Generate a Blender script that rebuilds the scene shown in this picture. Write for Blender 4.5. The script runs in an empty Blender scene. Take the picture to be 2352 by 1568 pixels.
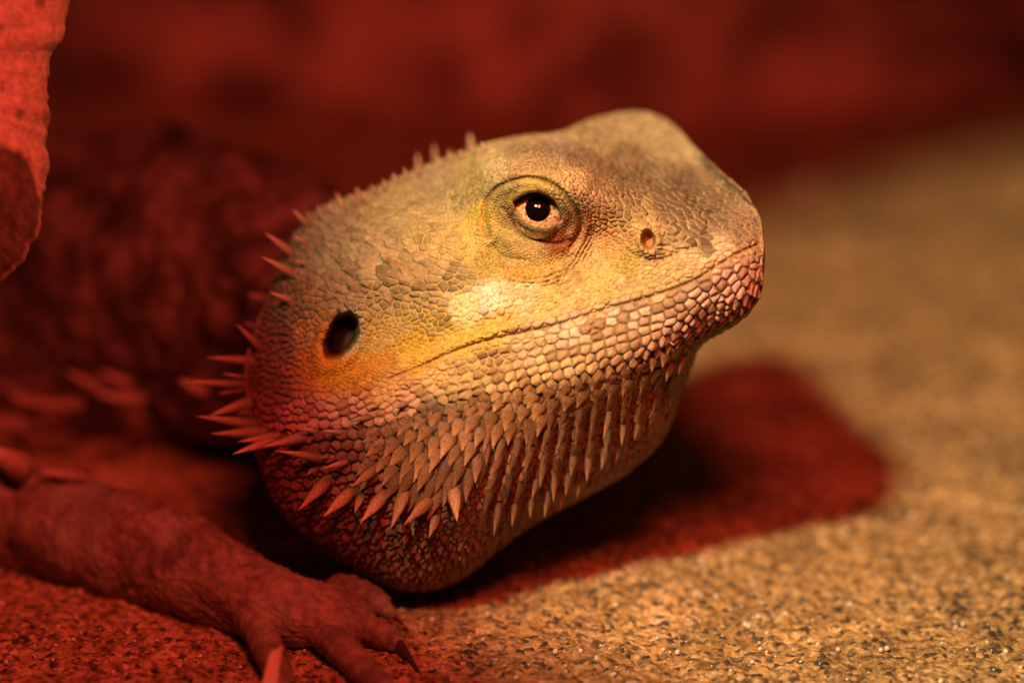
import bpy, math, random
import numpy as np
from mathutils import Vector, Matrix
random.seed(7); rng = np.random.default_rng(7)
R = math.radians
S = 0.000045          # metres per modelling unit (the head is modelled in units of about 0.045 mm)
D = 9000.0            # camera distance to the focus plane, in units
PH = R(20.0)          # camera pitch down
GZ = 654.0
sp, cp = math.sin(PH), math.cos(PH)
sc = bpy.context.scene
col = sc.collection

def P3(px, py, Z):
    """reference coordinates (right, down, towards viewer) -> world metres"""
    px = np.asarray(px, float); py = np.asarray(py, float); Z = np.asarray(Z, float)
    k = 1 - Z / D
    X = (px - 1176) * k; Y = (784 - py) * k
    return np.stack([X + 0*Z, Y*sp - Z*cp, Y*cp + Z*sp + GZ], -1) * S
def V3(px, py, Z): return Vector(P3(px, py, Z).tolist())
def dirw(x, y, z):
    v = Vector((x, y*sp - z*cp, y*cp + z*sp)); return v.normalized()

# ------------------------------------------------------------------ camera
cam = bpy.data.cameras.new('camera'); cam_o = bpy.data.objects.new('camera', cam); col.objects.link(cam_o)
cam_o.location = V3(1176, 784, D-0.001) if False else Vector((0, -D*cp*S, (D*sp+GZ)*S))
cam_o.rotation_euler = (R(90)-PH, 0, 0)
cam.sensor_width = 36; cam.lens = D*36/2352
cam.clip_start = 0.01; cam.clip_end = 20
cam.dof.use_dof = True; cam.dof.focus_distance = (D-10)*S; cam.dof.aperture_fstop = 8.0
sc.camera = cam_o
sc.render.resolution_x, sc.render.resolution_y = 1024, 682
sc.view_settings.view_transform = 'Standard'; sc.view_settings.look = 'None'
sc.view_settings.exposure = 0; sc.view_settings.gamma = 1
sc.cycles.max_bounces = 5
# ------------------------------------------------------------------ world: dark room with a trace of warm light
w = bpy.data.worlds.new('World'); sc.world = w; w.use_nodes = True
bg = w.node_tree.nodes['Background']; bg.inputs[0].default_value = (1, .26, .13, 1); bg.inputs[1].default_value = 0.016
# ------------------------------------------------------------------ lamps
def aim(o, d): o.rotation_euler = (-d).to_track_quat('Z', 'Y').to_euler()
wl = bpy.data.lights.new('basking_lamp', 'SPOT'); wo = bpy.data.objects.new('basking_lamp', wl); col.objects.link(wo)
LW = dirw(-.39, .46, .80)
tgt = V3(2095, 360, 0)
wo.location = tgt + LW*(6700*S); aim(wo, -LW)
wl.energy = 5.3; wl.color = (1, .80, .42); wl.spot_size = R(24.1); wl.spot_blend = .20; wl.shadow_soft_size = 260*S
rl = bpy.data.lights.new('heat_lamp', 'SPOT'); ro = bpy.data.objects.new('heat_lamp', rl); col.objects.link(ro)
LR = dirw(.22, .52, .82)
rt = V3(250, 1100, -300)
ro.location = rt + LR*(6000*S); aim(ro, (V3(0, 700, -2500)-ro.location).normalized())
rl.energy = 2.5; rl.color = (1, .085, .055); rl.spot_size = R(72); rl.spot_blend = 1.0; rl.shadow_soft_size = 750*S

# ------------------------------------------------------------------ helpers
def lin(c):
    c = np.asarray(c, float)/255.
    return np.where(c <= .04045, c/12.92, ((c+.055)/1.055)**2.4)
LCOL = np.array([1.51, 1.07, .72])
def alb(c): return np.clip(lin(c)/LCOL, .003, .9)
def sstep(a, b, x):
    t = np.clip((x-a)/(b-a), 0, 1); return t*t*(3-2*t)
def pchip(xs, ys, x):
    xs = np.asarray(xs, float); ys = np.asarray(ys, float)
    if ys.ndim == 1: ys = ys[:, None]
    h = np.diff(xs)[:, None]; dl = np.diff(ys, axis=0)/h
    m = np.zeros_like(ys); m[1:-1] = (dl[:-1]*h[1:]+dl[1:]*h[:-1])/(h[1:]+h[:-1]); m[0] = dl[0]; m[-1] = dl[-1]
    i = np.clip(np.searchsorted(xs, x)-1, 0, len(xs)-2)
    hh = (xs[i+1]-xs[i])[:, None]; t = ((x-xs[i])[:, None])/hh
    return ((2*t**3-3*t**2+1)*ys[i]+(t**3-2*t**2+t)*hh*m[i]+(-2*t**3+3*t**2)*ys[i+1]+(t**3-t**2)*hh*m[i+1])
_tab = rng.random((64, 64, 64))
def vnoise(p):
    p = np.asarray(p, float); i = np.floor(p).astype(int); f = p-i; f = f*f*(3-2*f); i &= 63; j = (i+1) & 63
    r = 0
    for a in (0, 1):
        for b in (0, 1):
            for c in (0, 1):
                wgt = (f[..., 0] if a else 1-f[..., 0])*(f[..., 1] if b else 1-f[..., 1])*(f[..., 2] if c else 1-f[..., 2])
                r = r+wgt*_tab[(j if a else i)[..., 0], (j if b else i)[..., 1], (j if c else i)[..., 2]]
    return r*2-1
def fbm(p, n=4):
    r = 0; a = 1.
    for k in range(n):
        r = r+a*vnoise(p+17.3*k); p = p*2.03; a *= .5
    return r
def mesh_np(name, verts, quads, colors=None, smooth=True):
    me = bpy.data.meshes.new(name)
    quads = np.asarray(quads, np.int32); n = quads.shape[1]
    me.vertices.add(len(verts)); me.vertices.foreach_set('co', np.asarray(verts, np.float32).ravel())
    me.loops.add(quads.size); me.loops.foreach_set('vertex_index', quads.ravel())
    me.polygons.add(len(quads)); me.polygons.foreach_set('loop_start', np.arange(0, quads.size, n, dtype=np.int32))
    me.polygons.foreach_set('loop_total', np.full(len(quads), n, np.int32))
    me.update(calc_edges=True)
    if smooth: me.polygons.foreach_set('use_smooth', np.ones(len(quads), bool))
    if colors is not None:
        at = me.color_attributes.new('col', 'FLOAT_COLOR', 'POINT')
        c4 = np.ones((len(verts), 4), np.float32); c4[:, :3] = colors
        at.data.foreach_set('color', c4.ravel())
    return me
def grid_quads(n, m, wrap=False, off=0):
    """n rows by m columns"""
    i = np.arange(n-1)[:, None]; j = np.arange(m if wrap else m-1)[None, :]; j2 = (j+1) % m
    return np.stack([i*m+j, i*m+j2, (i+1)*m+j2, (i+1)*m+j], -1).reshape(-1, 4)+off
def obj(name, me, mat=None, parent=None, label=None, cat=None, kind=None):
    o = bpy.data.objects.new(name, me); col.objects.link(o)
    if mat and not me.materials: me.materials.append(mat)
    if parent: o.parent = parent; o.matrix_parent_inverse = Matrix.Translation(-parent.location)
    if label: o['label'] = label
    if cat: o['category'] = cat
    if kind: o['kind'] = kind
    return o
def pl_dist(x, y, pts, wid=None):
    """distance of points to a polyline; also the parameter 0..1"""
    best = np.full(x.shape, 1e9); par = np.zeros(x.shape); n = len(pts)-1
    for k in range(n):
        ax, ay = pts[k]; bx, by = pts[k+1]; dx, dy = bx-ax, by-ay
        t = np.clip(((x-ax)*dx+(y-ay)*dy)/(dx*dx+dy*dy), 0, 1)
        d = np.hypot(x-ax-t*dx, y-ay-t*dy); m = d < best
        best = np.where(m, d, best); par = np.where(m, (k+t)/n, par)
    return best, par
def inside(x, y, pts):
    r = np.zeros(x.shape, bool); n = len(pts)
    for k in range(n):
        ax, ay = pts[k]; bx, by = pts[(k+1) % n]
        c = ((ay > y) != (by > y)) & (x < (bx-ax)*(y-ay)/(by-ay+1e-9)+ax); r ^= c
    return r
def smooth_pl(pts, n=60):
    pts = np.asarray(pts, float); d = np.r_[0, np.cumsum(np.hypot(*np.diff(pts, axis=0).T))]
    return pchip(d, pts, np.linspace(0, d[-1], n))

# ------------------------------------------------------------------ materials
def newmat(name):
    m = bpy.data.materials.new(name); m.use_nodes = True; nt = m.node_tree
    return m, nt, nt.nodes['Principled BSDF']
def N(nt, t, **kw):
    n = nt.nodes.new(t)
    for k, v in kw.items():
        if k.startswith('i_'):
            key = k[2:]; n.inputs[int(key) if key.isdigit() else key.replace('_', ' ')].default_value = v
        else: setattr(n, k, v)
    return n
# skin
m_skin, nt, b = newmat('reptile_skin')
at = N(nt, 'ShaderNodeAttribute', attribute_name='col')
tc = N(nt, 'ShaderNodeTexCoord')
nz = N(nt, 'ShaderNodeTexNoise', i_Scale=2600., i_Detail=4., i_Roughness=.65); nt.links.new(tc.outputs['Object'], nz.inputs['Vector'])
mr = N(nt, 'ShaderNodeMapRange'); mr.inputs[1].default_value = .3; mr.inputs[2].default_value = .7; mr.inputs[3].default_value = .78; mr.inputs[4].default_value = 1.2
nt.links.new(nz.outputs['Fac'], mr.inputs[0])
mx = N(nt, 'ShaderNodeMix', data_type='RGBA', blend_type='MULTIPLY'); mx.inputs[0].default_value = 1
nt.links.new(at.outputs['Color'], mx.inputs[6]); nt.links.new(mr.outputs[0], mx.inputs[7]); nt.links.new(mx.outputs[2], b.inputs['Base Color'])
b.inputs['Roughness'].default_value = .58; b.inputs['Specular IOR Level'].default_value = .28
nz2 = N(nt, 'ShaderNodeTexNoise', i_Scale=5200., i_Detail=2.); nt.links.new(tc.outputs['Object'], nz2.inputs['Vector'])
bp = N(nt, 'ShaderNodeBump', i_Strength=.35, i_Distance=3*S); nt.links.new(nz2.outputs['Fac'], bp.inputs['Height']); nt.links.new(bp.outputs[0], b.inputs['Normal'])
# spines
def spine_mat(name, c0, c1, c2):
    m, nt, b = newmat(name)
    tc = N(nt, 'ShaderNodeTexCoord'); sx = N(nt, 'ShaderNodeSeparateXYZ'); nt.links.new(tc.outputs['Object'], sx.inputs[0])
    rp = N(nt, 'ShaderNodeValToRGB'); e = rp.color_ramp.elements
    e[0].position = 0.05; e[0].color = (*c0, 1); e[1].position = 1; e[1].color = (*c2, 1); k = e.new(.5); k.color = (*c1, 1)
    nt.links.new(sx.outputs[0], rp.inputs[0])
    nz = N(nt, 'ShaderNodeTexNoise', i_Scale=6., i_Detail=4.); nt.links.new(tc.outputs['Object'], nz.inputs['Vector'])
    oi = N(nt, 'ShaderNodeObjectInfo'); ad = N(nt, 'ShaderNodeMath', operation='ADD')
    nt.links.new(nz.outputs['Fac'], ad.inputs[0]); nt.links.new(oi.outputs['Random'], ad.inputs[1])
    mr = N(nt, 'ShaderNodeMapRange'); mr.inputs[1].default_value = .3; mr.inputs[2].default_value = 1.7; mr.inputs[3].default_value = .62; mr.inputs[4].default_value = 1.25
    nt.links.new(ad.outputs[0], mr.inputs[0])
    mx = N(nt, 'ShaderNodeMix', data_type='RGBA', blend_type='MULTIPLY'); mx.inputs[0].default_value = 1
    nt.links.new(rp.outputs[0], mx.inputs[6]); nt.links.new(mr.outputs[0], mx.inputs[7])
    ay = N(nt, 'ShaderNodeMath', operation='ABSOLUTE'); nt.links.new(sx.outputs[1], ay.inputs[0])
    er = N(nt, 'ShaderNodeMapRange', interpolation_type='SMOOTHSTEP'); er.inputs[1].default_value = .22; er.inputs[2].default_value = .5; er.inputs[3].default_value = 1; er.inputs[4].default_value = .38; nt.links.new(ay.outputs[0], er.inputs[0])
    n9 = N(nt, 'ShaderNodeTexNoise', i_Scale=14., i_Detail=3.); nt.links.new(tc.outputs['Object'], n9.inputs['Vector'])
    m9 = N(nt, 'ShaderNodeMapRange'); m9.inputs[1].default_value = .35; m9.inputs[2].default_value = .65; m9.inputs[3].default_value = .6; m9.inputs[4].default_value = 1.2; nt.links.new(n9.outputs['Fac'], m9.inputs[0])
    mm9 = N(nt, 'ShaderNodeMath', operation='MULTIPLY'); nt.links.new(er.outputs[0], mm9.inputs[0]); nt.links.new(m9.outputs[0], mm9.inputs[1])
    mx9 = N(nt, 'ShaderNodeMix', data_type='RGBA', blend_type='MULTIPLY'); mx9.inputs[0].default_value = 1
    nt.links.new(mx.outputs[2], mx9.inputs[6]); nt.links.new(mm9.outputs[0], mx9.inputs[7]); nt.links.new(mx9.outputs[2], b.inputs['Base Color'])
    b.inputs['Roughness'].default_value = .55; b.inputs['Specular IOR Level'].default_value = .45
    bp = N(nt, 'ShaderNodeBump', i_Strength=.6, i_Distance=3*S); nt.links.new(n9.outputs['Fac'], bp.inputs['Height']); nt.links.new(bp.outputs[0], b.inputs['Normal'])
    return m
m_spine = spine_mat('spine_horn', (.22, .14, .085), (.42, .27, .16), (.74, .55, .38))
m_lng = spine_mat('throat_horn', (.13, .07, .04), (.33, .175, .09), (.50, .30, .16))
m_dag = spine_mat('beard_horn', (.18, .10, .05), (.50, .27, .12), (.70, .42, .21))
# =================================================================== HEAD
secs = np.array([  # top x,y  bottom x,y  Ztop Zbot Rfront
 (560, 835, 560, 885, -260, -260, 12),
 (572, 800, 570, 930, -262, -258, 60),
 (603, 712, 585, 1000, -275, -250, 120),
 (648, 605, 604, 1080, -290, -240, 160),
 (712, 500, 640, 1158, -310, -240, 215),
 (850, 440, 722, 1240, -350, -240, 270),
 (960, 390, 832, 1308, -390, -240, 310),
 (1040, 360, 935, 1350, -410, -230, 340),
 (1130, 330, 1050, 1328, -400, -260, 350),
 (1200, 315, 1135, 1262, -400, -290, 350),
 (1290, 305, 1235, 1190, -430, -320, 370),
 (1350, 280, 1335, 1138, -500, -335, 400),
 (1420, 263, 1440, 1078, -560, -345, 410),
 (1480, 260, 1522, 1000, -570, -330, 400),
 (1545, 289, 1570, 880, -510, -250, 370),
 (1592, 338, 1606, 795, -390, -165, 310),
 (1655, 397, 1664, 756, -210, -80, 220),
 (1716, 452, 1720, 714, -90, -30, 140),
 (1747, 510, 1748, 664, -50, 0, 80),
 (1757, 562, 1757, 604, 0, 5, 15)], float)
arc = np.r_[0, np.cumsum(np.hypot(np.diff((secs[:, 0]+secs[:, 2])/2), np.diff((secs[:, 1]+secs[:, 3])/2))+.25*np.hypot(np.diff(secs[:, 0]-secs[:, 2]), np.diff(secs[:, 1]-secs[:, 3])))]
NC = 840
SV = pchip(arc, secs, np.linspace(0, arc[-1], NC))          # NC x 7
th = np.concatenate([np.linspace(-math.pi/2, -.12, 60, endpoint=False), np.linspace(-.12, math.pi+.12, 920), np.linspace(math.pi+.12, 1.5*math.pi, 61)[1:]])
NR = len(th)
ct = ((1-np.cos(th))/2)[:, None]; st = np.sin(th)[:, None]
px = SV[None, :, 0]*(1-ct)+SV[None, :, 2]*ct; py = SV[None, :, 1]*(1-ct)+SV[None, :, 3]*ct
pz = SV[None, :, 4]*(1-ct)+SV[None, :, 5]*ct + np.where(st > 0, SV[None, :, 6]*np.abs(st)**.92, SV[None, :, 6]*1.0*st)
front = st > 0
ctrl = np.array([
 (1130,388,-60),(1180,360,-42),(1230,352,-36),(1300,368,-28),(1360,402,-24),(1420,442,-12),(1480,480,5),(1560,500,5),
 (1190,330,-270),(1270,326,-320),(1350,330,-310),(1420,330,-380),(1460,300,-460),(1530,330,-430),(1570,370,-370),
 (1390,372,-255),(1440,400,-215),(1490,425,-175),(1540,420,-215),(1590,440,-190),(1640,478,-110),(1700,520,-20),(1600,500,-40),
 (1487,553,45),(1560,580,65),(1640,560,45),(1700,600,70),(1738,590,45),(1400,530,5),(1400,600,30),(1330,610,25),
 (1236,485,5),(1110,500,-35),(1345,540,5),(1200,640,25),(1060,600,0),
 (1130,690,50),(1000,700,10),(1000,780,20),(900,600,-45),(1000,530,-60),(1060,450,-110),(950,480,-150),(850,520,-160),(800,600,-100),(720,620,-150),(700,700,-115),
 (783,770,-70),(650,760,-180),(640,860,-160),(850,900,0),(750,940,-40),(980,420,-290),(1060,385,-290),(850,462,-270),(750,520,-235),(900,700,-20),(870,800,-10),
 (1200,800,70),(1400,745,85),(1550,700,95),(1650,660,92),(1705,670,60),(1500,800,72),(1600,750,40),(1350,860,85),(1150,900,75),(1000,950,55),(850,1000,5),(700,1010,-70),
 (1450,905,5),(1540,880,-85),(1500,980,-112),(1400,1000,-72),(1300,1050,-50),(1200,1100,-28),(1100,1150,-10),(1000,1200,-10),(900,1130,-20),(800,1180,-80),(700,1110,-105),(950,1290,-110),(1100,1240,-120),(640,980,-130)], float)
# base value at control points: nearest vertex
fi = np.where(front[:, 0])[0]; sub = (slice(fi[0], fi[-1], 4), slice(0, NC, 4))
bx, by, bz = px[sub].ravel(), py[sub].ravel(), pz[sub].ravel()
wst = np.repeat(np.minimum(1, st[sub[0]]*2.6), px[sub].shape[1], 1).ravel()
ws1 = np.repeat(np.clip(st[sub[0]], 0, 1), px[sub].shape[1], 1).ravel()
res = []; 
for x, y, z in ctrl:
    k = np.argmin((bx-x)**2+(by-y)**2); r_ = z-bz[k]
    res.append(r_/max(.5, wst[k]) if r_ > 0 else r_/max(.45, ws1[k]))
def tps(r2): return r2*np.log(r2+1e-6)*.5
C = ctrl[:, :2]/500.; n = len(C)
K = tps(((C[:, None]-C[None])**2).sum(-1)) + np.eye(n)*.004
Pm = np.c_[np.ones(n), C]; A = np.block([[K, Pm], [Pm.T, np.zeros((3, 3))]])
cf = np.linalg.solve(A, np.r_[res, 0, 0, 0])
gx = np.arange(500, 1800, 8.); gy = np.arange(220, 1400, 8.)
GX, GY = np.meshgrid(gx, gy); Q = np.stack([GX.ravel(), GY.ravel()], 1)/500.
fld = (tps(((Q[:, None]-C[None])**2).sum(-1))@cf[:n]+cf[n]+Q@cf[n+1:]).reshape(GX.shape)
def samp(F, x, y):
    u = np.clip((x-gx[0])/8., 0, len(gx)-1.001); v = np.clip((y-gy[0])/8., 0, len(gy)-1.001)
    i = v.astype(int); j = u.astype(int); a = u-j; c = v-i
    if F.ndim == 3: a = a[..., None]; c = c[..., None]
    return F[i, j]*(1-a)*(1-c)+F[i, j+1]*a*(1-c)+F[i+1, j]*(1-a)*c+F[i+1, j+1]*a*c
wf = np.where(front, np.minimum(1, st*2.6), 0)
endf = np.ones(NC); k = 30; endf[:k] = sstep(0, 1, np.arange(k)/k); endf[-k:] = endf[:k][::-1]
fv = samp(fld, px, py)
pz = pz + fv*np.where(fv < 0, np.clip(st, 0, 1), wf)*endf[None]

# ---- carved features
MOUTH = [(1757,555),(1728,566),(1699,579),(1654,605),(1603,638),(1543,664),(1483,684),(1403,706),(1282,744),(1200,763),(1129,778),(1044,806),(971,839),(898,868)]
MO = smooth_pl(MOUTH, 50)
APER = np.array([(1179,463),(1198,450),(1216,443),(1234,441),(1256,449),(1273,462),(1282,478),(1289,503),(1278,513),(1262,520),(1249,522),(1225,516),(1203,503),(1187,483)], float)
APs = smooth_pl(np.vstack([APER[-1:], APER, APER[:2]]), 48)[3:-6]
APs = np.vstack([APER]) 
CRE = smooth_pl([(1122,545),(1113,498),(1115,467),(1139,434),(1176,415),(1216,407),(1260,418),(1295,441),(1317,470),(1332,498),(1335,520),(1323,545),(1312,566)], 40)
LGR = smooth_pl([(1158,480),(1172,503),(1190,526),(1216,542),(1245,553),(1282,560),(1308,551)], 24)
BAG = smooth_pl([(1130,560),(1150,584),(1178,594),(1210,597)], 14)
RIM = smooth_pl([(1098,470),(1096,520),(1106,570),(1130,612),(1170,634),(1220,640),(1270,630),(1310,600),(1338,562),(1350,520)], 40)
F = np.zeros_like(px); fm = (st > .02)[:, 0]
X, Y = px[fm], py[fm]
f = np.zeros_like(X)
def blob(cx, cy, rx, ry, ang, amp, p=1.):
    ca, sa = math.cos(R(ang)), math.sin(R(ang)); u = (X-cx)*ca+(Y-cy)*sa; v = -(X-cx)*sa+(Y-cy)*ca
    return amp*np.exp(-((u/rx)**2+(v/ry)**2)**p)
# mouth
dm, pm = pl_dist(X, Y, MO)
above = Y < np.interp(X, MO[::-1, 0], MO[::-1, 1])
f -= (7-3.5*pm)*np.exp(-(dm/3.4)**2)
f += np.where(above, 5*np.exp(-((dm-16)/12)**2), 5*np.exp(-((dm-20)/14)**2))
# fold above the mouth corner
dd, pp = pl_dist(X, Y, smooth_pl([(870,880),(960,838),(1050,795),(1150,760),(1300,722)], 30)); f += 8*np.exp(-(dd/11)**2)*np.sin(np.pi*np.clip(pp, 0, 1))
# eye: dome, lids
f += blob(1218, 508, 108, 96, 12, 34, 2.2)
dc, pc = pl_dist(X, Y, CRE); f -= 14*np.exp(-(dc/5.)**2)*(.45+.55*np.sin(np.pi*pc)); f += 9*np.exp(-((dc-12)/9)**2)
dr, pr = pl_dist(X, Y, RIM); f += 7*np.exp(-(dr/12)**2)
da, _ = pl_dist(X, Y, np.vstack([APs, APs[:1]])); ins = inside(X, Y, APs); sd = np.where(ins, -da, da)
f += np.where(Y < 462, 5, 7)*np.exp(-((sd-7)/9)**2)
dl, plg = pl_dist(X, Y, LGR); f -= 7*np.exp(-(dl/6)**2)
f += blob(1175, 555, 50, 24, 30, 10)
db, _ = pl_dist(X, Y, BAG); f -= 4*np.exp(-(db/4)**2)
f = np.where(sd < 3, f - 75*sstep(3, -9, sd), f)
# concentric wrinkles round the eye
rr = np.hypot((X-1222)/118, (Y-515)/118)
wob = fbm(np.stack([X/45, Y/45, 0*X], -1), 3)
f += (1.2+3.*np.clip(wob+.3, 0, 1))*np.sin(rr*74+2.6*wob)*np.exp(-((rr-1.12)/.16)**2)
# nostril
ca, sa = math.cos(R(-12)), math.sin(R(-12)); u = (X-1489)*ca+(Y-551)*sa; v = -(X-1489)*sa+(Y-551)*ca
rn = np.hypot(u/17, v/23); f += 13*np.exp(-((rn-1.25)/.42)**2) - 26*sstep(1.08, .55, rn)
dnn, _ = pl_dist(X, Y, smooth_pl([(1440,575),(1470,592),(1510,596),(1560,580),(1600,565)], 20)); f -= 7*np.exp(-(dnn/5)**2)
# ear
ca, sa = math.cos(R(-62)), math.sin(R(-62)); u = (X-785)*ca+(Y-770)*sa; v = -(X-785)*sa+(Y-770)*ca
re = np.hypot(u/60, v/36)*(1+.05*np.sin(3*np.arctan2(v, u)+1)+.025*np.sin(11*np.arctan2(v, u))); f += 10*np.exp(-((re-1.3)/.3)**2) - 75*sstep(1.04, .82, re)*(1+.5*sstep(20, -50, u))
# general skull lumps
f += blob(940, 640, 120, 26, 5, 12) + blob(1130, 690, 110, 40, -18, 10)
f -= blob(1040, 660, 90, 22, 20, 6)
# beard folds (vertical)
ER = 62.
EY = 489.
foldm = sstep(1060, 1160, X)*sstep(0, 60, Y-np.interp(X, [800,1000,1200,1400,1590], [1010,985,960,900,800]))
lane = X+ (Y-900)*.22 + 8*np.sin(Y/60.)
f += foldm*20*(np.abs(np.sin(lane/34*np.pi))**.9-1)
F[fm] = f
pz = pz + F*wf*endf[None]
lidz = [pz[fm].ravel()[np.argmin((X-x)**2+(Y-y)**2)] for x, y in ((1236, 431), (1172, 463), (1296, 505), (1249, 532))]
EZ = float(np.mean(lidz))-ER+4
de = np.hypot(X-1237, Y-EY); zs_ = EZ+np.sqrt(np.clip(ER*ER-de*de, 0, None))+5.
pf = pz[fm]; wl_ = np.where(sd > 1.5, sstep(30, 10, sd), 0)
pf = np.where((sd > 1.5) & (de < ER*.98), pf*(1-wl_)+np.maximum(pf, zs_)*wl_, pf); pz[fm] = pf
LANE_SP = 40.
# ---- grid positions (units), normals
def units(px, py, Z):
    px, py, Z = np.broadcast_arrays(px, py, Z); k = 1-Z/D; return np.stack([(px-1176)*k, (784-py)*k, Z], -1)
B = units(px, py, pz)
def normals(B):
    du = np.gradient(B, axis=1); dv = np.gradient(B, axis=0); n = np.cross(du, dv)
    n /= (np.linalg.norm(n, axis=-1, keepdims=True)+1e-9); return n, np.linalg.norm(du, axis=-1), np.linalg.norm(dv, axis=-1)
NRM, DU, DV = normals(B)
sgn = np.sign(NRM[NR//2, NC//2, 2]); NRM *= sgn
# smoother normals for displacement
def blur(a, k=4):
    for ax in (0, 1):
        pad = [(0, 0)]*a.ndim; pad[ax] = (k, k); q = np.pad(a, pad, mode='edge'); c = np.cumsum(q, axis=ax)
        z = np.zeros_like(np.take(c, [0], axis=ax)); c = np.concatenate([z, c], axis=ax)
        m = a.shape[ax]; a = (np.take(c, range(2*k+1, 2*k+1+m), axis=ax)-np.take(c, range(0, m), axis=ax))/(2*k+1)
    return a
NS = blur(NRM, 5); NS /= np.linalg.norm(NS, axis=-1, keepdims=True)+1e-9

# ---- scale fields by inverse distance from control points
# x y  size aspect angle(deg, 0 right 90 down; direction the tip points) height imbricate
SF = np.array([
 (1550,480,25,1.4,200,3.0,.1),(1640,480,24,1.3,200,3.0,.1),(1700,540,20,1.3,190,2.5,.1),(1450,390,25,1.2,200,3,.1),(1520,330,24,1.1,200,2,0),(1340,300,22,1.2,190,2.5,0),
 (1430,470,17,1.4,200,2.6,.1),(1400,520,16,1.3,200,2.4,.1),(1620,560,30,1.6,190,2.6,.05),(1560,540,26,1.6,190,2.6,.05),
 (1300,350,17,1.9,195,2.6,.3),(1200,350,16,1.9,175,2.4,.3),(1140,380,15,1.7,165,2.4,.3),(1230,390,10,1.8,180,1.6,.1),(1330,440,13,1.6,210,2,.1),
 (1230,425,7,1,180,1.0,0),(1150,460,8,1.2,180,1.0,0),(1310,500,8,1.2,200,1.0,0),(1240,535,7,1.4,180,1.0,0),(1180,560,7,1.2,180,.8,0),(1220,600,8,1.4,170,1,0),
 (1110,590,9,1.5,130,1.2,.1),(1090,500,9,1.6,110,1.2,.1),(1360,560,9,1.9,120,1.4,.1),(1420,570,11,1.5,170,1.8,.1),(1440,620,12,2.0,165,1.6,.1),
 (1300,640,10,2.2,160,1.6,.2),(1250,670,13,2.0,165,1.8,.2),(1380,650,12,2.2,162,1.8,.1),(1560,610,13,2.2,165,1.8,.1),(1660,585,19,1.7,160,2.2,.1),
 (1130,690,20,1.4,165,1.9,.05),(1060,710,18,1.3,165,1.8,.05),(1450,660,20,1.7,162,2.2,.05),(1330,700,18,1.7,165,2,.05),(1180,740,17,1.5,165,2,.05),
 (1000,560,23,1.3,195,2.6,.2),(1050,450,21,1.3,190,2.4,.1),(900,500,25,1.3,200,2.6,.2),(960,620,33,1.4,200,5.0,.8),(870,610,36,1.5,205,6,.9),(1060,620,22,1.6,185,3,.6),
 (1000,680,24,1.5,190,3.4,.5),(900,680,22,1.4,200,3.2,.5),(800,640,30,1.4,205,5,.8),(740,620,28,1.3,215,4,.6),(980,740,16,1.3,180,2.2,.1),(900,760,12,1.3,190,1.6,.05),
 (850,830,8,1.4,165,1.2,0),(750,860,9,1.2,180,1.5,0),(720,780,15,1.2,200,2.5,.1),(690,700,21,1.2,200,3.2,.3),(640,780,21,1.2,190,3.5,.3),(640,860,20,1.2,180,3.5,.3),(850,700,20,1.2,200,3,.2),
 (1050,790,11,2.0,162,1.4,.05),(950,840,9,2.0,160,1.2,0),(900,900,16,1.3,170,2,.1),(1000,860,17,1.4,165,2,.1),(1150,810,20,1.5,165,2.6,.1),(1300,770,24,1.5,163,3.2,.1),
 (1450,720,30,1.7,162,4,.1),(1580,680,28,1.5,160,4.5,.15),(1680,640,24,1.3,130,4.5,.2),(1735,640,26,1.8,100,3.5,.1),(1450,790,24,1.4,158,4,.3),(1600,740,24,1.3,140,4.5,.3),
 (1250,860,26,1.3,150,4,.4),(1100,880,24,1.3,150,3.2,.3),(1350,850,29,1.15,120,6,.8),(1200,910,31,1.15,120,6,.9),(1060,940,32,1.1,130,6,.9),(1500,830,27,1.2,115,6,.8),
 (950,920,27,1.2,160,4.5,.5),(850,930,24,1.2,170,4,.4),(750,950,26,1.2,180,5,.5),(650,950,24,1.2,185,4.5,.4),(850,1010,27,1.1,160,5,.4),(950,1000,28,1.1,140,5,.5),(750,1030,26,1.1,160,5,.4),
 (680,1100,22,1.1,150,5.5,.6),(750,1170,22,1.1,140,5.5,.6),(850,1230,21,1.2,120,5.5,.6),(950,1290,20,1.4,100,5,.6),(1050,1250,20,1.8,95,5,.6),(1150,1180,21,2.2,92,5,.6),(1300,1100,24,2.3,95,5,.6),(1450,1000,24,2.2,95,5,.5),(1540,900,22,1.8,95,4,.4),
 (630,1060,22,1.1,160,5,.5)], float)
def shep(ctrl2, vals, x, y, p=2.2):
    d = ((x[..., None]-ctrl2[:, 0])**2+(y[..., None]-ctrl2[:, 1])**2)+120.
    wg = d**-p; wg /= wg.sum(-1, keepdims=True); return wg@vals
sv = np.c_[SF[:, 2], SF[:, 3], np.cos(R(1)*SF[:, 4]), np.sin(R(1)*SF[:, 4]), SF[:, 5], SF[:, 6]]
SG = shep(SF[:, :2], sv, GX, GY)
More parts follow.
